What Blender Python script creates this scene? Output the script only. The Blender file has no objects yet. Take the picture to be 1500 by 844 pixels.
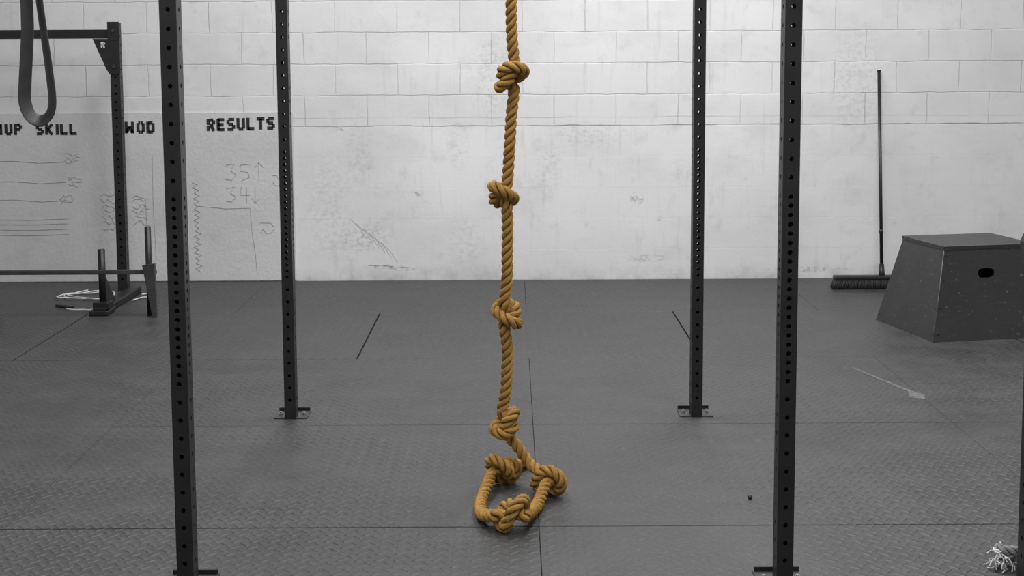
import bpy, bmesh, math, random
import numpy as np
from mathutils import Vector, Matrix
random.seed(7); rng=np.random.RandomState(5)
S=bpy.context.scene
S.view_settings.view_transform='Standard'
S.view_settings.look='None'

# ------------------------------------------------------------ node helpers
class NT:
    def __init__(s,name):
        s.m=bpy.data.materials.new(name); s.m.use_nodes=True
        s.t=s.m.node_tree; s.b=s.t.nodes['Principled BSDF']
    def n(s,typ,**kw):
        x=s.t.nodes.new(typ)
        for k,v in kw.items(): setattr(x,k,v)
        return x
    def put(s,sock,v):
        if isinstance(v,bpy.types.NodeSocket): s.t.links.new(v,sock)
        else: sock.default_value=v
    def math(s,op,a,b=None,c=None,clamp=False):
        x=s.n('ShaderNodeMath',operation=op); x.use_clamp=clamp
        s.put(x.inputs[0],a)
        if b is not None: s.put(x.inputs[1],b)
        if c is not None: s.put(x.inputs[2],c)
        return x.outputs[0]
    def coord(s,kind='Object'): return s.n('ShaderNodeTexCoord').outputs[kind]
    def xyz(s,v):
        x=s.n('ShaderNodeSeparateXYZ'); s.put(x.inputs[0],v); return x.outputs
    def comb(s,a,b,c):
        x=s.n('ShaderNodeCombineXYZ')
        for i,v in enumerate((a,b,c)): s.put(x.inputs[i],v)
        return x.outputs[0]
    def noise(s,v,scale,detail=3,rough=.55):
        x=s.n('ShaderNodeTexNoise'); s.put(x.inputs['Vector'],v)
        x.inputs['Scale'].default_value=scale; x.inputs['Detail'].default_value=detail
        x.inputs['Roughness'].default_value=rough
        return x.outputs[0]
    def scale(s,v,sc):
        x=s.n('ShaderNodeMapping'); s.put(x.inputs[0],v); x.inputs['Scale'].default_value=sc; return x.outputs[0]
    def ramp(s,f,stops):
        x=s.n('ShaderNodeValToRGB'); s.put(x.inputs[0],f)
        e=x.color_ramp.elements
        while len(e)<len(stops): e.new(.5)
        for i,(p,c) in enumerate(stops):
            e[i].position=p; e[i].color=(c,c,c,1) if not isinstance(c,tuple) else (*c,1)
        return x.outputs[0]
    def mapr(s,v,a,b,c,d,smooth=False):
        x=s.n('ShaderNodeMapRange'); 
        if smooth: x.interpolation_type='SMOOTHSTEP'
        s.put(x.inputs[0],v)
        for i,k in enumerate((a,b,c,d)): x.inputs[i+1].default_value=k
        return x.outputs[0]
    def mix(s,f,a,b):
        x=s.n('ShaderNodeMix',data_type='RGBA')
        s.put(x.inputs[0],f)
        for i,v in ((6,a),(7,b)):
            if isinstance(v,(int,float)): v=(v,v,v,1)
            elif isinstance(v,tuple) and len(v)==3: v=(*v,1)
            s.put(x.inputs[i],v)
        return x.outputs[2]
    def bump(s,h,strength=.5,dist=.01):
        x=s.n('ShaderNodeBump'); s.put(x.inputs['Height'],h)
        x.inputs['Strength'].default_value=strength; x.inputs['Distance'].default_value=dist
        s.t.links.new(x.outputs[0],s.b.inputs['Normal'])
    def set(s,k,v):
        if isinstance(v,(tuple,)) and len(v)==3: v=(*v,1)
        s.put(s.b.inputs[k],v)

def simple(name,c,rough=.5,var=.25,ns=8,metal=0,spec=.5,bump=0.1,bs=60):
    t=NT(name); co=t.coord()
    if not isinstance(c,tuple): c=(c,c,c)
    n=t.noise(co,ns,4)
    lo=tuple(x*(1-var) for x in c); hi=tuple(min(1,x*(1+var)) for x in c)
    t.set('Base Color',t.ramp(n,[(.3,lo),(.7,hi)]))
    t.set('Roughness',rough); t.set('Metallic',metal); t.b.inputs['Specular IOR Level'].default_value=spec
    if bump: t.bump(t.noise(co,bs,2),bump,.002)
    return t.m

# ------------------------------------------------------------ materials
def mat_wall(name,blocks=True,base=.68):
    t=NT(name); co=t.coord(); x,y,z=t.xyz(co)
    big=t.noise(co,.55,3); fine=t.noise(co,9,6,.65); med=t.noise(t.scale(co,(1,1,1.6)),2.3,5,.6)
    col=t.ramp(big,[(.3,base*.88),(.7,base*1.06)])
    f=t.mapr(med,.46,.72,0,.34)
    col=t.mix(f,col,base*.66)
    f=t.mapr(fine,.57,.73,0,.34); col=t.mix(f,col,base*.62)
    h=t.noise(co,45,4)
    if blocks:
        wob=t.noise(co,7,2)
        xx=t.math('ADD',x,t.math('MULTIPLY',t.math('SUBTRACT',wob,.5),.018))
        wob2=t.noise(t.scale(co,(1.3,1,1)),5,2)
        zz=t.math('ADD',z,t.math('MULTIPLY',t.math('SUBTRACT',wob2,.5),.016))
        br=t.n('ShaderNodeTexBrick'); t.put(br.inputs['Vector'],t.comb(t.math('ADD',xx,.13+8.12),zz,0.0))
        br.offset=.5; br.inputs['Scale'].default_value=1
        br.inputs['Mortar Size'].default_value=.0048; br.inputs['Mortar Smooth'].default_value=.8
        br.inputs['Brick Width'].default_value=.406; br.inputs['Row Height'].default_value=.2032
        br.inputs['Color1'].default_value=(1,1,1,1); br.inputs['Color2'].default_value=(.9,.9,.9,1)
        br.inputs['Mortar'].default_value=(1,1,1,1)
        up=t.mapr(z,1.0,1.03,.10,1)
        fac=t.math('MULTIPLY',br.outputs['Fac'],up)
        brk=t.noise(co,3.0,3)
        fac2=t.math('MULTIPLY',fac,t.mapr(brk,.38,.62,.12,1.0))
        tint=t.math('MULTIPLY',t.mapr(br.outputs['Color'],.9,1,.16,0),up)
        col=t.mix(tint,col,base*.75)
        col=t.mix(t.math('MULTIPLY',fac2,.55),col,base*.42)
        for zc,w,st in ((1.018,.007,.7),(1.072,.005,.4)):
            d=t.math('ABSOLUTE',t.math('SUBTRACT',zz,zc))
            k=t.math('MULTIPLY',t.mapr(d,w*.3,w,1,0),t.mapr(t.noise(t.scale(co,(.6,1,3)),4,3),.42,.6,.1,st))
            col=t.mix(k,col,base*.3)
        h=t.math('SUBTRACT',t.math('MULTIPLY',h,.35),t.math('MULTIPLY',fac,.8))
        sm=[(-.63,.575,.045,.022,.8),(-.84,.09,.14,.016,.9),(-.70,.075,.10,.012,.7),(.82,.535,.05,.05,.6),(.975,.38,.02,.04,.6),
            (-1.12,.995,.03,.012,.9),(-1.02,.26,.12,.10,.35),(-.9,.30,.12,.12,.3),(-.1,1.35,.2,.3,.25),(.9,.14,.15,.03,.4),(2.25,1.3,.2,.4,.2),(1.95,.06,.3,.02,.5),(-.35,.9,.08,.2,.2),(.25,.72,.09,.2,.2),(-1.2,.5,.16,.4,.2),(-1.0,.85,.1,.3,.2),(-.3,.25,.12,.2,.2),(.5,.95,.3,.1,.2)]
        gr=t.noise(t.scale(co,(1,1,1.5)),32,5,.7)
        for (sx,sz,rx,rz,st) in sm:
            a=t.math('POWER',t.math('DIVIDE',t.math('SUBTRACT',x,sx),rx),2.0)
            b=t.math('POWER',t.math('DIVIDE',t.math('SUBTRACT',z,sz),rz),2.0)
            r=t.math('ADD',a,b)
            k=t.math('MULTIPLY',t.mapr(r,.1,1.3,1,0,True),t.mapr(gr,.47,.62,0,st))
            col=t.mix(k,col,base*.3)
        dr=t.noise(t.scale(co,(9,1,.9)),3,4,.6)
        k=t.math('MULTIPLY',t.mapr(dr,.58,.75,0,.35),t.mapr(big,.4,.6,.2,1)); col=t.mix(k,col,base*.58)
        k=t.math('MULTIPLY',t.mapr(z,.0,.10,.6,0),t.mapr(fine,.4,.65,.1,.8)); col=t.mix(k,col,base*.4)
    t.set('Base Color',col); t.set('Roughness',.6); t.b.inputs['Specular IOR Level'].default_value=.3
    t.bump(h,.45,.006)
    return t.m

def mat_floor():
    t=NT('black_rubber_mat'); co=t.coord(); x,y,z=t.xyz(co)
    s=1/.040
    u=t.math('MULTIPLY',t.math('ADD',x,y),s*.7071); v=t.math('MULTIPLY',t.math('SUBTRACT',x,y),s*.7071)
    par=t.math('FLOORED_MODULO',t.math('ADD',t.math('FLOOR',u),t.math('FLOOR',v)),2.0)
    fu=t.math('ABSOLUTE',t.math('SUBTRACT',t.math('FRACT',u),.5)); fv=t.math('ABSOLUTE',t.math('SUBTRACT',t.math('FRACT',v),.5))
    def bar(l,w): return t.math('MULTIPLY',t.mapr(l,.36,.48,1,0,True),t.mapr(w,.08,.22,1,0,True))
    b1=bar(fu,fv); b2=bar(fv,fu)
    plate=t.math('ADD',t.math('MULTIPLY',b1,par),t.math('MULTIPLY',b2,t.math('SUBTRACT',1.0,par)))
    big=t.noise(co,.7,4,.6); med=t.noise(co,3.5,6,.7); fine=t.noise(co,60,3,.7); spk=t.noise(co,160,2,.5)
    wear=t.noise(co,.9,2,.5)
    plate=t.math('MULTIPLY',plate,t.mapr(wear,.38,.60,.35,1.0))
    col=t.ramp(big,[(.3,.029),(.7,.044)])
    col=t.mix(t.mapr(med,.42,.70,0,.65),col,.064)
    col=t.mix(t.mapr(fine,.52,.72,0,.4),col,.092)
    col=t.mix(t.mapr(spk,.66,.76,0,.5),col,.16)
    col=t.mix(t.math('MULTIPLY',plate,.22),col,.08)
    sc=t.noise(t.scale(co,(3,.8,1)),9,6,.75)
    col=t.mix(t.mapr(sc,.60,.75,0,.5),col,.13)
    t.set('Base Color',col)
    t.set('Roughness',t.mapr(med,.3,.7,.42,.60)); t.b.inputs['Specular IOR Level'].default_value=.4
    h=t.math('ADD',plate,t.math('MULTIPLY',fine,.35))
    t.bump(h,.75,.004)
    return t.m

def mat_rope(name,dark,lite,fib=.5):
    t=NT(name); uv=t.coord('UV'); u,v,_=t.xyz(uv); co=t.coord()
    fibv=t.comb(t.math('MULTIPLY',u,14.0),t.math('MULTIPLY',v,26.0),0.0)
    n=t.noise(fibv,3.0,5,.7); n2=t.noise(co,28,4)
    col=t.ramp(n,[(.30,dark),(.54,lite),(.78,tuple(min(1,c*1.4) for c in lite))])
    col=t.mix(t.mapr(n2,.48,.75,0,.55),col,dark)
    # crease shade painted into the colour between strands (v=0/1 is the outer ridge, .5 the core)
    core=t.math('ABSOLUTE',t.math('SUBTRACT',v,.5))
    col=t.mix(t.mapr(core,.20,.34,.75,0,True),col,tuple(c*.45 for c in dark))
    t.set('Base Color',col); t.set('Roughness',.75); t.b.inputs['Specular IOR Level'].default_value=.25
    t.bump(n,1.0,.005)
    return t.m

def mat_box():
    t=NT('black_painted_plywood'); co=t.coord()
    n=t.noise(co,3,5,.65); n2=t.noise(t.scale(co,(1,1,6)),14,5,.7)
    col=t.ramp(n,[(.3,.018),(.7,.030)])
    col=t.mix(t.mapr(n2,.56,.75,0,.45),col,.075)
    n3=t.noise(co,70,2,.5); col=t.mix(t.mapr(n3,.69,.75,0,.7),col,.2)
    t.set('Base Color',col); t.set('Roughness',.48); t.bump(n2,.2,.002)
    return t.m

M_wall=mat_wall('painted_cinder_block'); M_side=mat_wall('painted_wall_plain',False)
M_floor=mat_floor()
M_steel=simple('black_powder_coat',.010,.42,.35,12,spec=.45,bump=.15,bs=300)
M_steel2=simple('dark_grey_steel',.035,.45,.3,10)
M_bolt=simple('zinc_bolt',.35,.35,.2,30,metal=.8)
M_rubber=simple('black_rubber_band',.030,.45,.2,15)
M_board=mat_wall('whiteboard_paint',False,.57)
M_ink=simple('black_paint',.012,.6,.4,40)
M_marker=simple('faded_marker',.33,.7,.3,20)
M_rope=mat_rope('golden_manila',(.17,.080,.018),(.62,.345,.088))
M_fuzz=simple('manila_fibre',(.66,.40,.12),.8,.2,50,bump=0)
M_grey=mat_rope('grey_cotton_rope',(.08,.08,.08),(.46,.46,.46))
M_greyf=simple('grey_cotton_fibre',.42,.8,.6,60,bump=0)
M_tip=simple('black_tape',.012,.5)
M_ply=mat_box()
M_edge=simple('worn_plywood_edge',.10,.6,.5,30)
M_brist=simple('black_bristles',.015,.8,.5,80)
M_white=simple('white_nylon',.55,.5,.15,40)
M_gap=simple('seam_dark',.006,.9)
M_chalk=simple('chalk_scuff',.105,.9,.5,50)
M_ceil=simple('ceiling_paint',.45,.8)

# ------------------------------------------------------------ mesh helpers
def newobj(name,bm,mats,parent=None,smooth=False,recalc=True):
    if recalc: bmesh.ops.recalc_face_normals(bm,faces=bm.faces)
    me=bpy.data.meshes.new(name); bm.to_mesh(me); bm.free()
    for m in (mats if isinstance(mats,list) else [mats]): me.materials.append(m)
    if smooth:
        for p in me.polygons: p.use_smooth=True
    o=bpy.data.objects.new(name,me); S.collection.objects.link(o)
    if parent: o.parent=parent
    return o
def empty(name,loc=(0,0,0)):
    o=bpy.data.objects.new(name,None); S.collection.objects.link(o); o.location=(0,0,0); return o
def abox(bm,x0,x1,y0,y1,z0,z1,mi=0,M=None):
    vs=[bm.verts.new(Vector(p) if M is None else M@Vector(p)) for p in [(x0,y0,z0),(x1,y0,z0),(x1,y1,z0),(x0,y1,z0),(x0,y0,z1),(x1,y0,z1),(x1,y1,z1),(x0,y1,z1)]]
    for f in ((0,3,2,1),(4,5,6,7),(0,1,5,4),(1,2,6,5),(2,3,7,6),(3,0,4,7)):
        bm.faces.new([vs[i] for i in f]).material_index=mi
def cyl(bm,p,q,r,r2=None,n=16,mi=0,smooth=True):
    p=Vector(p);q=Vector(q); r2=r if r2 is None else r2
    d=(q-p).normalized(); a=d.orthogonal().normalized(); b=d.cross(a)
    A=[];B=[]
    for i in range(n):
        t=2*math.pi*i/n; o=a*math.cos(t)+b*math.sin(t)
        A.append(bm.verts.new(p+o*r)); B.append(bm.verts.new(q+o*r2))
    for i in range(n):
        f=bm.faces.new((A[i],A[(i+1)%n],B[(i+1)%n],B[i])); f.material_index=mi; f.smooth=smooth
    bm.faces.new(A[::-1]).material_index=mi; bm.faces.new(B).material_index=mi
def prism(bm,pts,axis,a0,a1,mi=0):
    def P(u,v,w):
        return {'y':(u,w,v),'x':(w,u,v),'z':(u,v,w)}[axis]
    A=[bm.verts.new(P(u,v,a0)) for u,v in pts]; B=[bm.verts.new(P(u,v,a1)) for u,v in pts]
    n=len(pts)
    for i in range(n): bm.faces.new((A[i],A[(i+1)%n],B[(i+1)%n],B[i])).material_index=mi
    bm.faces.new(A[::-1]).material_index=mi; bm.faces.new(B).material_index=mi
def bevel(o,w,seg=2,ang=40):
    m=o.modifiers.new('bevel','BEVEL'); m.width=w; m.segments=seg; m.limit_method='ANGLE'; m.angle_limit=math.radians(ang)
def curve(name,lines,r,mat,parent=None,cyc=False,smooth=False):
    c=bpy.data.curves.new(name,'CURVE'); c.dimensions='3D'; c.bevel_depth=r; c.bevel_resolution=2
    for L in lines:
        if smooth and len(L)>2:
            sp=c.splines.new('NURBS'); sp.points.add(len(L)-1); sp.order_u=3; sp.use_endpoint_u=not cyc
        else:
            sp=c.splines.new('POLY'); sp.points.add(len(L)-1)
        for p,q in zip(sp.points,L): p.co=(*q,1)
        sp.use_cyclic_u=cyc
    c.materials.append(mat)
    o=bpy.data.objects.new(name,c); S.collection.objects.link(o)
    if parent: o.parent=parent
    return o

WY=9.26
# ------------------------------------------------------------ room
bm=bmesh.new(); abox(bm,-6,6,WY,WY+.2,-.1,4.5); newobj('wall_back',bm,M_wall)
bm=bmesh.new(); abox(bm,-6.2,-6,-3,WY,-.1,4.5); newobj('wall_left',bm,M_side)
bm=bmesh.new(); abox(bm,6,6.2,-3,WY,-.1,4.5); newobj('wall_right',bm,M_side)
bm=bmesh.new(); abox(bm,-6.2,6.2,-3,WY+.2,4.5,4.6); newobj('ceiling',bm,M_ceil)
bm=bmesh.new()
abox(bm,-6,6,-3,WY,-.1,-.012,1)
rows=[9.33,8.08,6.83,5.575,4.335,3.09,1.84,.59,-.66,-1.91,-3.0]
offs=[.08,.925,.08,.08,.08,.92,.08,.92,.08,.92]
for i in range(len(rows)-1):
    y1,y0=rows[i],rows[i+1]; y1=min(y1,WY)
    o=offs[i]; g=.0042 if i==1 else .0007
    xs=sorted([o+1.69*k for k in range(-4,5)])
    xs=[-6]+[x for x in xs if -6<x<6]+[6]
    for a,b in zip(xs[:-1],xs[1:]):
        e=.0032
        z1=rng.uniform(-.0005,0)
        x0_,x1_,y0_,y1_=a+g,b-g,y0+e,y1-e
        bv=.0014
        lo=[bm.verts.new(p) for p in ((x0_,y0_,-.012),(x1_,y0_,-.012),(x1_,y1_,-.012),(x0_,y1_,-.012))]
        md=[bm.verts.new((v.co.x,v.co.y,z1-bv)) for v in lo]
        tp=[bm.verts.new(p) for p in ((x0_+bv,y0_+bv,z1),(x1_-bv,y0_+bv,z1),(x1_-bv,y1_-bv,z1),(x0_+bv,y1_-bv,z1))]
        for q in range(4):
            bm.faces.new((lo[q],lo[(q+1)%4],md[(q+1)%4],md[q])); bm.faces.new((md[q],md[(q+1)%4],tp[(q+1)%4],tp[q]))
        bm.faces.new(tp)
newobj('floor',bm,[M_floor,M_gap],recalc=True)

# ------------------------------------------------------------ whiteboard, lettering, handwriting
wb=empty('whiteboard')
bm=bmesh.new(); abox(bm,-4.2,-1.425,WY-.010,WY-.001,.004,1.115); o=newobj('panel',bm,M_board,wb); bevel(o,.002)
a,b,m_=.1,.58,.34
G={'R':[(a,0,a,.44),(a,.52,a,1),(a+.1,.9,b-.04,.9),(b,.88,b,.56),(a+.1,.5,b-.04,.5),(.34,.46,b,0)],
'E':[(a,0,a,1),(a,.9,b+.06,.9),(a,.5,b,.5),(a,.1,b+.06,.1)],
'S':[(a+.04,.9,b+.06,.9),(a,.86,a,.54),(a+.02,.5,b-.02,.5),(b,.46,b,.14),(a-.06,.1,b-.02,.1)],
'U':[(a,.14,a,1),(b,.14,b,1),(a+.03,.1,b-.03,.1)],'L':[(a,0,a,1),(a,.1,b+.06,.1)],
'T':[(a-.1,.9,b+.1,.9),(m_,0,m_,.9)],'M':[(a,0,a,1),(b+.1,0,b+.1,1),(a+.02,.95,m_+.05,.45),(b+.08,.95,m_+.05,.45)],
'W':[(a,0,a,1),(b+.1,0,b+.1,1),(a+.02,.05,m_+.05,.6),(b+.08,.05,m_+.05,.6)],
'K':[(a,0,a,1),(a+.12,.5,b+.04,1),(a+.12,.5,b+.04,0)],'I':[(m_-.1,0,m_-.1,1)],
'O':[(a,.12,a,.88),(b,.12,b,.88),(a+.04,.9,m_-.03,.9),(m_+.03,.9,b-.04,.9),(a+.04,.1,m_-.03,.1),(m_+.03,.1,b-.04,.1)],
'D':[(a,0,a,1),(b,.12,b,.88),(a+.04,.9,b-.04,.9),(a+.04,.1,b-.04,.1)],
'P':[(a,0,a,1),(a+.1,.9,b-.04,.9),(b,.88,b,.56),(a+.1,.5,b-.04,.5)],
'A':[(a,0,m_,1),(b+.04,0,m_,1),(a+.1,.3,b-.06,.3)]}
def stencil(bm,word,x,z,h,pitch,wsc=1.0,rise=0):
    for ch in word:
        for (x0,z0,x1,z1) in G[ch]:
            p=Vector((x0,z0)); q=Vector((x1,z1)); d=(q-p).normalized(); n=Vector((-d.y,d.x))*.135
            pts=[p+n,p-n,q-n,q+n]
            prism(bm,[(x+u.x*h*wsc,z+u.y*h) for u in pts],'y',WY-.0125,WY-.009)
        x+=pitch*(.62 if ch=='I' else (1.2 if ch in 'MW' else 1)); z+=rise
bm=bmesh.new()
stencil(bm,'RESULTS',-1.985,.995,.078,.0648,.95,.0015)
stencil(bm,'WOD',-2.520,.982,.075,.064,.95)
stencil(bm,'SKILL',-3.10,.975,.070,.060,1.0)
stencil(bm,'WARMUP',-3.575,.975,.072,.0615,.95)
newobj('stencil_lettering',bm,M_ink,wb)
def W(x,y):
    return ((x-750)/223.5,WY-.0115,(410-y+(x-750)*-.0052)/223.5)
L=[]
def sline(*p): L.append([W(*q) for q in p])
for yy in (235,265,292): sline((-30,yy),(20,yy-1),(60,yy+2),(98,yy))
for yy in (320,327,335,343): sline((-20,yy),(40,yy+1),(98,yy-1))
for cx,cy in ((108,232),(110,265),(98,292)):
    for k in range(3): sline(*[(cx-10+i*4+random.uniform(-2,2),cy-6+k*5+random.uniform(-4,4)) for i in range(6)])
for r in range(7):
    y=285+r*8; sline(*[(148+i*5+random.uniform(-1,1),y+random.choice((-3,3,0))) for i in range(5)])
    if r<6: sline(*[(194+i*4,y+random.choice((-3,3,0))) for i in range(5+r%3)])
sline((332,240),(345,238),(339,248),(347,254),(340,262),(331,261)); sline((368,238),(353,240),(353,249),(364,250),(366,258),(354,263)); sline((380,262),(380,237)); sline((374,244),(380,236),(387,243))
sline((332,274),(344,272),(338,281),(346,287),(339,294),(331,293)); sline((354,272),(352,284),(366,284)); sline((362,274),(361,296)); sline((374,272),(374,295)); sline((369,289),(374,296),(379,289))
sline(*[(287+(4 if i%2 else -4)+random.uniform(-2,2),265+i*4) for i in range(34)])
sline((290,300),(330,304),(366,303),(368,340),(372,370),(374,400))
sline((225,225),(224,300),(226,380)); sline((213,295),(214,340))
for r in range(2): sline(*[(380+i*4,328+r*9+random.choice((-3,3))) for i in range(6)]); sline(*[(400+i*3,258+r*9+random.choice((-3,3))) for i in range(5)])
curve('marker_writing',L,.0013,M_marker,wb)
L=[]
for i in range(6):
    x=512+i*9; y=318+i*7; L.append([((x-750)/223.5,WY-.0005,(410-y)/223.5),((x+14-750)/223.5,WY-.0005,(410-y-14)/223.5),((x+24-750)/223.5,WY-.0005,(410-y-30)/223.5)])
L.append([((538-750)/223.5,WY-.0005,.10),((575-750)/223.5,WY-.0005,.095)])
L.append([((560-750)/223.5,WY-.0005,.085),((598-750)/223.5,WY-.0005,.088)])
curve('wall_scratches',L,.0011,M_marker)

# ------------------------------------------------------------ perforated rack posts
def hole_list(h):
    z=.08; out=[]
    while z<h-.04:
        out.append(z); z+= .0254 if .55<z<1.08 else .0508
    return out
def post_mesh(bm,cx,cy,w,d,h,r=.0068,holes=None):
    holes=holes or hole_list(h); th=.003
    cuts=[0]+[(a+b)/2 for a,b in zip(holes[:-1],holes[1:])]+[h]
    for side in range(4):
        W_,Dn=(w,d) if side%2==0 else (d,w)
        ang=side*math.pi/2
        ca,sa=math.cos(ang),math.sin(ang)
        def P(u,z,off=0):
            x=u; y=-(Dn/2)+off
            return (cx+x*ca-y*sa, cy+x*sa+y*ca, z)
        for k,zc in enumerate(holes):
            z0,z1=cuts[k],cuts[k+1]
            cor=[math.atan2(zz-zc,uu) for uu,zz in ((W_/2,z1),(-W_/2,z1),(-W_/2,z0),(W_/2,z0))]
            angs=sorted(set([round(c%(2*math.pi),5) for c in cor]+[round(i*math.pi/4+.0001,5) for i in range(8)]))
            inn=[];out=[];rim=[]
            for t in angs:
                c,s=math.cos(t),math.sin(t)
                k1=(W_/2)/abs(c) if abs(c)>1e-6 else 1e9
                k2=((z1-zc)/s if s>0 else (z0-zc)/s) if abs(s)>1e-6 else 1e9
                kk=min(k1,k2)
                out.append(bm.verts.new(P(c*kk,zc+s*kk))); inn.append(bm.verts.new(P(c*r,zc+s*r))); rim.append(bm.verts.new(P(c*r,zc+s*r,th)))
            n=len(angs)
            for i in range(n):
                j=(i+1)%n
                bm.faces.new((inn[i],out[i],out[j],inn[j])); bm.faces.new((rim[i],inn[i],inn[j],rim[j]))
    vs=[bm.verts.new((cx+sx*w/2,cy+sy*d/2,h)) for sx,sy in ((-1,-1),(1,-1),(1,1),(-1,1))]; bm.faces.new(vs)

def foot(bm,cx,cy,w,d):
    abox(bm,cx-.068,cx+.068,cy-d/2+.004,cy+d/2+.070,0,.005,1)
    abox(bm,cx-.064,cx+.064,cy+d/2+.060,cy+d/2+.066,.005,.018,0)
    for s in (-1,1):
        cyl(bm,(cx+s*.048,cy+.03,.005),(cx+s*.048,cy+.03,.012),.009,n=6,mi=2,smooth=False)
        cyl(bm,(cx+s*.048,cy+.03,.012),(cx+s*.048,cy+.03,.018),.005,n=8,mi=2)
rack=empty('pull_up_rig')
PW,PD,PH=.046,.06,2.75
XL,XR,YF,YB=-.912,.752,3.83,5.705
XR2=1.441
for i,(x,y) in enumerate([(XL,YF),(XR,YF),(XL,YB),(XR,YB),(XR2,YF),(-2.75,YB)]):
    bm=bmesh.new(); post_mesh(bm,x,y,PW,PD,PH); newobj('upright_%d'%(i+1),bm,M_steel,rack)
    if i==4: continue
    bm=bmesh.new(); foot(bm,x,y,PW,PD); newobj('foot_plate_%d'%(i+1),bm,[M_steel,M_steel2,M_bolt],rack)
bm=bmesh.new()
for y in (YF,YB): abox(bm,XL+.023 if y==YF else -2.75+.023,XR-.023,y-.025,y+.025,PH-.10,PH-.04)
abox(bm,XR+.023,XR2-.023,YF-.025,YF+.025,PH-.10,PH-.04)
for x in (XL,XR): abox(bm,x-.022,x+.022,YF+.03,YB-.03,PH-.10,PH-.04)
abox(bm,XL+.022,XR-.022,4.745,4.795,PH-.10,PH-.04)
newobj('top_beams',bm,M_steel,rack)
bm=bmesh.new()
prism(bm,[(XR2-.023,.99),(XR2-.023,.90),(XR2-.035,.885),(XR2-.047,.90),(XR2-.050,.965),(XR2-.043,.985),(XR2-.036,.992)],'y',YF-.055,YF+.02)
o=newobj('j_cup',bm,M_steel,rack); bevel(o,.003)

# ------------------------------------------------------------ rack against the wall, left
r2=empty('squat_rack')
RX,RY,RH=-2.468,8.9,1.69
hs=[.08+.0508*i for i in range(31)]
bm=bmesh.new(); post_mesh(bm,RX,RY,.060,.062,RH,holes=hs); newobj('upright_1',bm,M_steel,r2)
bm=bmesh.new(); post_mesh(bm,-4.1,RY,.060,.062,RH,holes=hs); newobj('upright_2',bm,M_steel,r2)
bm=bmesh.new(); abox(bm,-4.07,RX-.03,RY-.025,RY+.025,1.592,1.647); newobj('crossbeam',bm,M_steel,r2)
bm=bmesh.new(); prism(bm,[(RX-.13,1.59),(RX+.036,1.59),(RX+.036,1.37),(RX-.03,1.37),(RX-.05,1.40)],'y',RY-.040,RY-.032)
abox(bm,RX-.036,RX+.036,RY-.042,RY-.032,1.58,1.695)
for zz in (1.64,1.42): cyl(bm,(RX,RY-.042,zz),(RX,RY-.052,zz),.012,n=6,mi=1,smooth=False)
newobj('gusset_plate',bm,[M_steel,M_steel2],r2)
bm=bmesh.new(); stencil(bm,'R',0,0,.035,.03)
o=newobj('gusset_emblem',bm,M_white,r2); o.location=(RX-.078,RY-.042-(WY-.0125)+.0005,1.535)
bm=bmesh.new()
for x in (RX,-4.1): abox(bm,x-.04,x+.04,RY-.035,RY+.09,0,.006)
newobj('base_plates',bm,M_steel2,r2)

# ------------------------------------------------------------ sled
sl=empty('weight_sled')
bm=bmesh.new()
abox(bm,-3.05,-2.03,7.985,8.012,.245,.271)
o=newobj('crossbar',bm,M_steel2,sl); bevel(o,.004)
bm=bmesh.new(); cyl(bm,(-2.08,8.03,.0),(-2.08,8.03,.515),.018); newobj('plate_peg_1',bm,M_steel,sl)
bm=bmesh.new(); cyl(bm,(-2.370,8.10,.03),(-2.370,8.10,.375),.021); newobj('plate_peg_2',bm,M_steel,sl)
bm=bmesh.new(); cyl(bm,(-2.965,8.03,.0),(-2.965,8.03,.47),.018); newobj('plate_peg_3',bm,M_steel,sl)
bm=bmesh.new(); prism(bm,[(-2.10,.30),(-2.030,.31),(-2.028,.0),(-2.05,.0)],'y',7.955,7.985); newobj('end_plate',bm,M_steel2,sl)
bm=bmesh.new(); abox(bm,-2.405,-2.335,8.03,8.82,.0,.045); abox(bm,-2.430,-2.320,8.01,8.17,.0,.03); abox(bm,-2.415,-2.325,8.04,8.15,.03,.075); 
o=newobj('skid',bm,M_steel,sl); bevel(o,.006)
bm=bmesh.new(); prism(bm,[(8.10,.045),(8.34,.045),(8.10,.26)],'x',-2.374,-2.366); newobj('brace',bm,M_steel,sl)
lines=[]
for k in range(3):
    lines.append([(-2.64+.17*math.cos(t+k)+.02*k, 8.66+.13*math.sin(t+k*.7)+.03*math.sin(3*t+k), .007+.012*max(0,math.sin(2*t+k))) for t in np.linspace(0,5.6,22)])
lines.append([(-2.62,8.22,.006),(-2.58,8.19,.006),(-2.52,8.2,.006),(-2.47,8.18,.006),(-2.46,8.24,.006),(-2.45,8.4,.007),(-2.5,8.6,.006)])
lines.append([(-2.31,8.5,.006),(-2.28,8.6,.01),(-2.24,8.62,.006),(-2.22,8.7,.02),(-2.27,8.76,.006),(-2.31,8.72,.006)])
curve('nylon_pull_strap',lines,.0042,M_white,smooth=True)
bm=bmesh.new()
prism(bm,[(-2.72,8.32),(-2.64,8.27),(-2.60,8.30),(-2.61,8.34),(-2.68,8.37),(-2.73,8.37)],'z',0.0,.018)
o=newobj('carabiner_handle',bm,M_rubber); bevel(o,.006)

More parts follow.
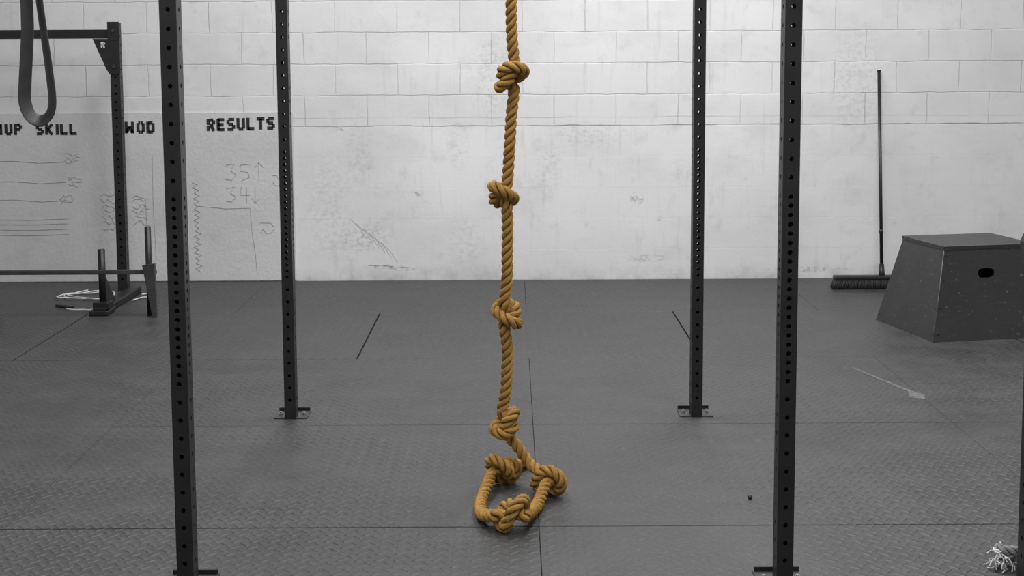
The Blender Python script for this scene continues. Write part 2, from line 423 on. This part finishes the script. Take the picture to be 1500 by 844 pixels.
# ------------------------------------------------------------ resistance band (flat rubber loop)
zt=PH-.035
pl=[(-1.985,zt),(-1.990,2.3),(-1.983,1.9),(-1.978,1.62),(-1.985,1.5),(-1.998,1.36),(-2.002,1.285),(-1.982,1.228),(-1.945,1.207),(-1.908,1.228),(-1.892,1.285),(-1.899,1.40),(-1.915,1.56),(-1.930,1.72),(-1.94,1.95),(-1.935,2.3),(-1.94,zt)]
pl=[Vector((x+.052,0,z+.018)) for x,z in pl]
def catmull(P,n,closed=False):
    out=[];N=len(P)
    for i in range(N-1 if not closed else N):
        p0=P[max(i-1,0)] if not closed else P[(i-1)%N]; p1=P[i]; p2=P[(i+1)%N]; p3=P[min(i+2,N-1)] if not closed else P[(i+2)%N]
        for k in range(n):
            t=k/n
            out.append(.5*((2*p1)+(p2-p0)*t+(2*p0-5*p1+4*p2-p3)*t*t+(3*p1-p0-3*p2+p3)*t**3))
    if not closed: out.append(P[-1])
    return out
pl=catmull(pl,6)
bm=bmesh.new(); rings=[]
N=len(pl)
for i,p in enumerate(pl):
    tg=(pl[min(i+1,N-1)]-pl[max(i-1,0)]).normalized()
    nrm=Vector((-tg.z,0,tg.x))
    frac=i/(N-1)
    tw=math.radians(38+14*math.sin(frac*math.pi))
    wd=(Vector((0,1,0))*math.cos(tw)+nrm*math.sin(tw))
    th=wd.cross(tg).normalized()
    hw,ht=.026,.003
    c=p+Vector((0,YB-.01,0))
    rings.append([bm.verts.new(c+wd*a_*hw+th*b_*ht) for a_,b_ in ((-1,-.6),(-.92,-1),(.92,-1),(1,-.6),(1,.6),(.92,1),(-.92,1),(-1,.6))])
for r,q in zip(rings[:-1],rings[1:]):
    for i in range(8): bm.faces.new((r[i],r[(i+1)%8],q[(i+1)%8],q[i]))
o=newobj('resistance_band',bm,M_rubber,smooth=True)

# ------------------------------------------------------------ rope
def relax_knot(d,iters=2200,N=150):
    t=np.linspace(-2.12,2.12,400)
    ax=t**5-10*t; P=np.stack([(t**3-3*t)*.035,(t**4-4*t*t)*.035,ax],1)
    P[:,2]*=.2/abs(ax[-1])
    P[:,1]-=P[0,1]
    P=P[np.abs(t)<2.1]
    if P[0,2]>0: P=P[::-1]
    A=np.linspace(np.array([0,0,-.32]),P[0],30)[:-1]
    B=np.linspace(P[-1],np.array([0,0,.32]),30)[1:]
    P=np.concatenate([A,P,B])
    def resample(P,N):
        s=np.concatenate([[0],np.cumsum(np.linalg.norm(np.diff(P,axis=0),axis=1))])
        u=np.linspace(0,s[-1],N); return np.stack([np.interp(u,s,P[:,k]) for k in range(3)],1),s[-1]
    P,Ln=resample(P,N)
    idx=np.arange(N)
    for it in range(iters):
        ds=Ln/(N-1)
        P[1:-1]+=.22*(.5*(P[:-2]+P[2:])-P[1:-1])*2
        k=max(3,int(1.45*d/ds))
        for _ in range(3):
            D=P[:,None,:]-P[None,:,:]; dist=np.linalg.norm(D,axis=2)+1e-9
            mask=(np.abs(idx[:,None]-idx[None,:])>=k)&(dist<d)
            push=np.where(mask,(d-dist)*.28/dist,0)[:,:,None]*D
            cnt=np.maximum(1,mask.sum(1)*.45)[:,None]
            mv=push.sum(1)/cnt; mv[0]=0; mv[-1]=0
            P+=mv
        if it%4==0: P,Ln=resample(P,N)
    ds=Ln/(N-1); k=max(3,int(1.45*d/ds))
    D=np.linalg.norm(P[:,None,:]-P[None,:,:],axis=2)
    near=((np.abs(idx[:,None]-idx[None,:])>=k)&(D<d*1.12)).any(1)
    ii=np.where(near)[0]
    print('KNOT L',Ln,'core',ii[0],ii[-1],'ds',ds)
    P=P[max(ii[0]-2,0):min(ii[-1]+3,N)]
    ax_=Vector(P[-1]-P[0]).normalized(); q=ax_.rotation_difference(Vector((0,0,1))).to_matrix()
    P=(P-.5*(P[0]+P[-1]))@np.array(q).T
    return P
K=relax_knot(.0350)
CO=.5*(K.min(0)+K.max(0))
K=K-np.array([CO[0]*.35,CO[1]*.35,0])

def place(c,axis,spin,sc=(1,1,1)):
    P=K*np.array(sc)
    R=Matrix.Rotation(spin,3,'Z'); q=Vector((0,0,1)).rotation_difference(Vector(axis).normalized()).to_matrix()
    M=np.array(q@R); return P@M.T+np.array(c)
DY=4.77
path=[]
def addpts(*p):
    for q in p: path.append(np.array(q,float))
def addknot(P): 
    for q in P: path.append(q)
addpts((0.002,DY,2.66),(0.002,DY,2.2),(0.002,DY,1.8),(.002,DY,1.56))
addknot(place((.006,DY,1.405),(-.02,0,-1),.75,(1.1,1.1,.90)))
addpts((.000,DY,1.28),(-.005,DY,1.20),(-.010,DY,1.12))
addknot(place((-.022,DY,1.007),(-.02,0,-1),2.1,(1.0,1.0,.80)))
addpts((-.015,DY,.89),(-.017,DY,.80),(-.018,DY,.72))
addknot(place((-.025,DY,.598),(0,0,-1),2.4,(1.0,1.0,.80)))
addpts((-.018,DY,.48),(-.021,DY,.40),(-.024,DY,.33))
addknot(place((-.032,DY,.222),(.12,0,-1),5.6,(1.0,1.0,.78)))
addpts((.012,4.768,.140),(.055,4.755,.080))
addknot(place((.108,4.650,.056),(.10,-.98,-.1),1.2,(1.15,1.15,1.15)))
addpts((.078,4.47,.028),(.060,4.40,.030))
addknot(place((-.010,4.285,.053),(-1,.15,0),2.9,(1.15,1.15,1.05)))
addpts((-.100,4.38,.024),(-.108,4.48,.022),(-.102,4.57,.024))
addknot(place((-.050,4.765,.055),(.45,1,.0),.9,(1.15,1.15,1)))
addpts((.018,4.93,.024),(.048,4.965,.022))
path=np.array(path)
def resamp(P,step):
    s=np.concatenate([[0],np.cumsum(np.linalg.norm(np.diff(P,axis=0),axis=1))])
    u=np.arange(0,s[-1],step); return np.stack([np.interp(u,s,P[:,k]) for k in range(3)],1)
V=[Vector(p) for p in path]
Q=[V[0]]
for v in V[1:]:
    if (v-Q[-1]).length>.003: Q.append(v)
Q=catmull(Q,6)
PTH=resamp(np.array([tuple(v) for v in Q]),.0035)
for _ in range(12): PTH[1:-1]=.5*PTH[1:-1]+.25*(PTH[:-2]+PTH[2:])
PTH[:,2]=np.maximum(PTH[:,2],.0195)
def strands(bm,P,R,pitch,ns=3,sides=12,mi=0,off=.56,rs=.48):
    N=len(P); T=np.gradient(P,axis=0); T/=np.linalg.norm(T,axis=1)[:,None]
    n=np.array(Vector(T[0]).orthogonal().normalized()); Nn=[n]
    for i in range(1,N):
        n=n-T[i]*np.dot(n,T[i]); n/=np.linalg.norm(n); Nn.append(n)
    Nn=np.array(Nn); Bn=np.cross(T,Nn)
    s=np.concatenate([[0],np.cumsum(np.linalg.norm(np.diff(P,axis=0),axis=1))])
    uvl=bm.loops.layers.uv.verify()
    for k in range(ns):
        th=2*math.pi*(s/pitch+k/ns)
        rad=Nn*np.cos(th)[:,None]+Bn*np.sin(th)[:,None]
        C=P+rad*R*off
        tt=np.gradient(C,axis=0); tt/=np.linalg.norm(tt,axis=1)[:,None]
        e1=rad-tt*np.sum(rad*tt,1)[:,None]; e1/=np.linalg.norm(e1,axis=1)[:,None]; e2=np.cross(tt,e1)
        prev=None
        for i in range(N):
            ring=[]
            for j in range(sides):
                a_=2*math.pi*j/sides
                v=C[i]+(e1[i]*math.cos(a_)+e2[i]*math.sin(a_))*R*rs
                if v[2]<.001: v[2]=.001
                ring.append(bm.verts.new(v))
            if prev:
                for j in range(sides):
                    f=bm.faces.new((prev[j],prev[(j+1)%sides],ring[(j+1)%sides],ring[j])); f.smooth=True; f.material_index=mi
                    us=[(s[i-1],j),(s[i-1],j+1),(s[i],j+1),(s[i],j)]
                    for l,(a1,b1) in zip(f.loops,us): l[uvl].uv=(a1*1.5+b1*.06+k*7, b1/sides)
            else: bm.faces.new(ring[::-1]).material_index=mi
            prev=ring
        bm.faces.new(prev).material_index=mi
rope=empty('climbing_rope')
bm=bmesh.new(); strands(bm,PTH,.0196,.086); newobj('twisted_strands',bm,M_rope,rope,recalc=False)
e=PTH[-1]; d=(PTH[-1]-PTH[-8]); d/=np.linalg.norm(d)
bm=bmesh.new(); cyl(bm,e-d*.02,e+d*.012,.0210,.019); newobj('taped_end',bm,M_tip,rope)
bm=bmesh.new()
for i in range(2800):
    k=rng.randint(int(len(PTH)*.2),len(PTH)-2); p=PTH[k]; t=PTH[k+1]-p; t/=np.linalg.norm(t)
    r=rng.normal(size=3); r-=t*np.dot(r,t); r/=np.linalg.norm(r)
    b0=p+r*.0185; dr=r*rng.uniform(.2,.8)+t*rng.uniform(-1,1)+rng.normal(size=3)*.2; dr/=np.linalg.norm(dr)
    ln=rng.uniform(.006,.02); w=np.cross(dr,r); w/=np.linalg.norm(w)+1e-6
    mid=b0+dr*ln*.5+r*.001; tip=b0+dr*ln+np.array([0,0,-.15*ln])
    if tip[2]<.001: continue
    q=[bm.verts.new(x) for x in (b0-w*.0003,b0+w*.0003,mid+w*.00025,tip,mid-w*.00025)]
    bm.faces.new(q)
newobj('loose_fibres',bm,M_fuzz,rope,recalc=False)
bm=bmesh.new(); cyl(bm,(0.002,DY,2.62),(0.002,DY,2.66),.028); newobj('top_clamp',bm,M_steel,rope)

# ------------------------------------------------------------ frayed grey rope end, right
fr=empty('frayed_battle_rope')
c=np.array([1.427,3.955,0.0])
pp=[]
for t in np.linspace(0,1,40):
    pp.append((c[0]-.012+.030*math.cos(2.6*math.pi*t)+.05*t,c[1]+.028*math.sin(2.6*math.pi*t)+.02*t,.020+.035*math.sin(math.pi*t)))
pp+= [(1.53,4.04,.02),(1.65,4.10,.02),(1.9,4.2,.02)]
P2=resamp(np.array([tuple(v) for v in catmull([Vector(p) for p in pp],3)]),.004)
for _ in range(6): P2[1:-1]=.5*P2[1:-1]+.25*(P2[:-2]+P2[2:])
bm=bmesh.new(); strands(bm,P2,.015,.06); newobj('twisted_strands',bm,M_grey,fr,recalc=False)
lines=[]
for i in range(46):
    p=c+np.array([-.018+rng.uniform(-.022,.022),rng.uniform(-.02,.02),.012+rng.uniform(0,.045)])
    dv=rng.normal(size=3)*np.array([1,1,.5])+np.array([-.4,-.2,0]); L_=[tuple(p)]
    for q in range(4):
        dv=dv*.7+rng.normal(size=3)*.5; dv/=np.linalg.norm(dv); p=p+dv*.012; p[2]=max(.003,p[2]-.004); L_.append(tuple(p))
    lines.append(L_)
curve('frayed_ends',lines,.0021,M_greyf,fr,smooth=True)

# ------------------------------------------------------------ plyo box
Mb=Matrix.Translation((2.445,7.543,0))@Matrix.Rotation(math.radians(11.5),4,'Z')
BX,BY_,TX,TY,BH=.36,.3265,.26,.2265,.48
bm=bmesh.new()
def quadpt(side,s,h):
    lx=BX+(TX-BX)*h; ly=BY_+(TY-BY_)*h; z=h*(BH-.018)
    return {0:(s*lx,-ly,z),1:(lx,s*ly,z),2:(-s*lx,ly,z),3:(-lx,-s*ly,z)}[side]
def face_with_slot(side,sc,hc,rs_,rh):
    n=24; th=.018
    ring=[];outer=[];inner=[]
    cor=[math.atan2(1-hc,1-sc),math.atan2(1-hc,-1-sc),math.atan2(-hc,-1-sc),math.atan2(-hc,1-sc)]
    angs=sorted(set([round(x%(2*math.pi),4) for x in cor]+[round(2*math.pi*i/n+.001,4) for i in range(n)]))
    sy={0:1,2:-1}[side]
    for t in angs:
        c_,s_=math.cos(t),math.sin(t)
        k=1/((abs(c_)/rs_)**3+(abs(s_)/rh)**3)**(1/3)
        a1=(1-sc)/c_ if c_>1e-6 else ((-1-sc)/c_ if c_<-1e-6 else 1e9)
        a2=(1-hc)/s_ if s_>1e-6 else ((-hc)/s_ if s_<-1e-6 else 1e9)
        kk=min(a1,a2)
        p=Vector(quadpt(side,sc+c_*k,hc+s_*k)); 
        ring.append(bm.verts.new(p)); inner.append(bm.verts.new(p+Vector((0,sy*th,0)))); outer.append(bm.verts.new(quadpt(side,sc+c_*kk,hc+s_*kk)))
    N=len(angs)
    for i in range(N):
        j=(i+1)%N
        bm.faces.new((ring[i],outer[i],outer[j],ring[j])); bm.faces.new((inner[i],ring[i],ring[j],inner[j])).material_index=1
face_with_slot(0,-.11,.73,.17,.056); face_with_slot(2,0,.73,.17,.056)
for side in (1,3):
    bm.faces.new([bm.verts.new(quadpt(side,s,h)) for s,h in ((-1,0),(1,0),(1,1),(-1,1))])
lx,ly=TX+.004,TY+.004
vs=[(-lx,-ly),(lx,-ly),(lx,ly),(-lx,ly)]
A=[bm.verts.new((x,y,BH-.018)) for x,y in vs]; B=[bm.verts.new((x,y,BH)) for x,y in vs]
for i in range(4): bm.faces.new((A[i],A[(i+1)%4],B[(i+1)%4],B[i]))
bm.faces.new(B); bm.faces.new(A[::-1])
abox(bm,-.2,.2,-.18,.18,.002,.012,1)
for side,s in ((0,-1),):
    p=Vector(quadpt(side,s,0)); q=Vector(quadpt(side,s,1))
    cyl(bm,p+Vector((.0005,.0005,.002)),q+Vector((.0005,.0005,0)),.0022,n=6,mi=3)
for side in range(4):
    for s in (-.94,.94):
        for h in (.08,.36,.66,.93):
            p=Vector(quadpt(side,s,h)); nn=Vector({0:(0,-1,0),1:(1,0,0),2:(0,1,0),3:(-1,0,0)}[side])
            cyl(bm,p-nn*.004,p+nn*.0012,.005,n=8,mi=2)
bmesh.ops.transform(bm,matrix=Mb,verts=bm.verts)
o=newobj('plyometric_box',bm,[M_ply,M_gap,M_tip,M_edge])

# ------------------------------------------------------------ push broom leaning on the wall
br=empty('push_broom')
bm=bmesh.new()
p0=Vector((2.335,8.86,.085)); p1=Vector((2.388,WY-.014,1.365))
cyl(bm,p0,p1,.0105,.0105); cyl(bm,p0+(p1-p0)*.20,p0+(p1-p0)*.215,.0135,mi=1); cyl(bm,p1-(p1-p0)*.004,p1,.0125)
newobj('handle',bm,[M_steel,M_steel2],br)
bm=bmesh.new(); cyl(bm,(2.332,8.845,.055),p0+(p1-p0)*.05,.022,.015); newobj('socket',bm,M_steel,br)
bm=bmesh.new(); abox(bm,2.03,2.64,8.81,8.885,.055,.082); o=newobj('head_block',bm,M_steel,br); bevel(o,.008)
bm=bmesh.new()
for i in range(62):
    for j in range(7):
        x=2.038+i*.0097; y=8.818+j*.010
        fx=(x-2.335)*.06; fy=(y-8.848)*.45
        cyl(bm,(x,y,.058),(x+fx+rng.uniform(-.003,.003),y+fy+rng.uniform(-.003,.003),.002),.0048,.0058,n=5)
newobj('bristles',bm,M_brist,br)

# ------------------------------------------------------------ floor scuff + debris
bm=bmesh.new()
pts=[(1.60,6.58),(1.612,6.585),(1.685,6.33),(1.745,6.14),(1.79,6.03),(1.765,5.95),(1.715,6.00),(1.735,6.10),(1.69,6.25),(1.665,6.34)]
vs=[bm.verts.new((x,y,.0006)) for x,y in pts]; bm.faces.new(vs); newobj('chalk_scuff',bm,M_chalk)
bm=bmesh.new(); bmesh.ops.create_icosphere(bm,subdivisions=2,radius=.008,matrix=Matrix.Translation((.79,4.60,.006))); newobj('rubber_crumb',bm,M_tip)

# ------------------------------------------------------------ lights
def area(name,loc,sx,sy,e,rot=(0,0,0)):
    l=bpy.data.lights.new(name,'AREA'); l.shape='RECTANGLE'; l.size=sx; l.size_y=sy; l.energy=e
    o=bpy.data.objects.new(name,l); S.collection.objects.link(o); o.location=loc; o.rotation_euler=rot
for i,(x,y,e) in enumerate([(-1.0,6.7,120),(1.5,6.7,175),(-1.4,3.4,90),(1.4,3.4,100),(0,0.0,100)]):
    area('ceiling_light_%d'%(i+1),(x,y,4.4),.5,2.4 if i<4 else 2,e)
w=bpy.data.worlds.new('world'); S.world=w; w.use_nodes=True
w.node_tree.nodes['Background'].inputs[0].default_value=(1,1,1,1); w.node_tree.nodes['Background'].inputs[1].default_value=.6

# ------------------------------------------------------------ camera
cd=bpy.data.cameras.new('camera'); co=bpy.data.objects.new('camera',cd); S.collection.objects.link(co)
cd.sensor_width=36; cd.lens=2076/1500*36; cd.shift_y=-114/1500; cd.clip_end=100
co.matrix_world=Matrix.Translation((0,0,1.48))@Matrix.Rotation(math.radians(90-6.27),4,'X')@Matrix.Rotation(math.radians(-.296),4,'Z')
S.camera=co
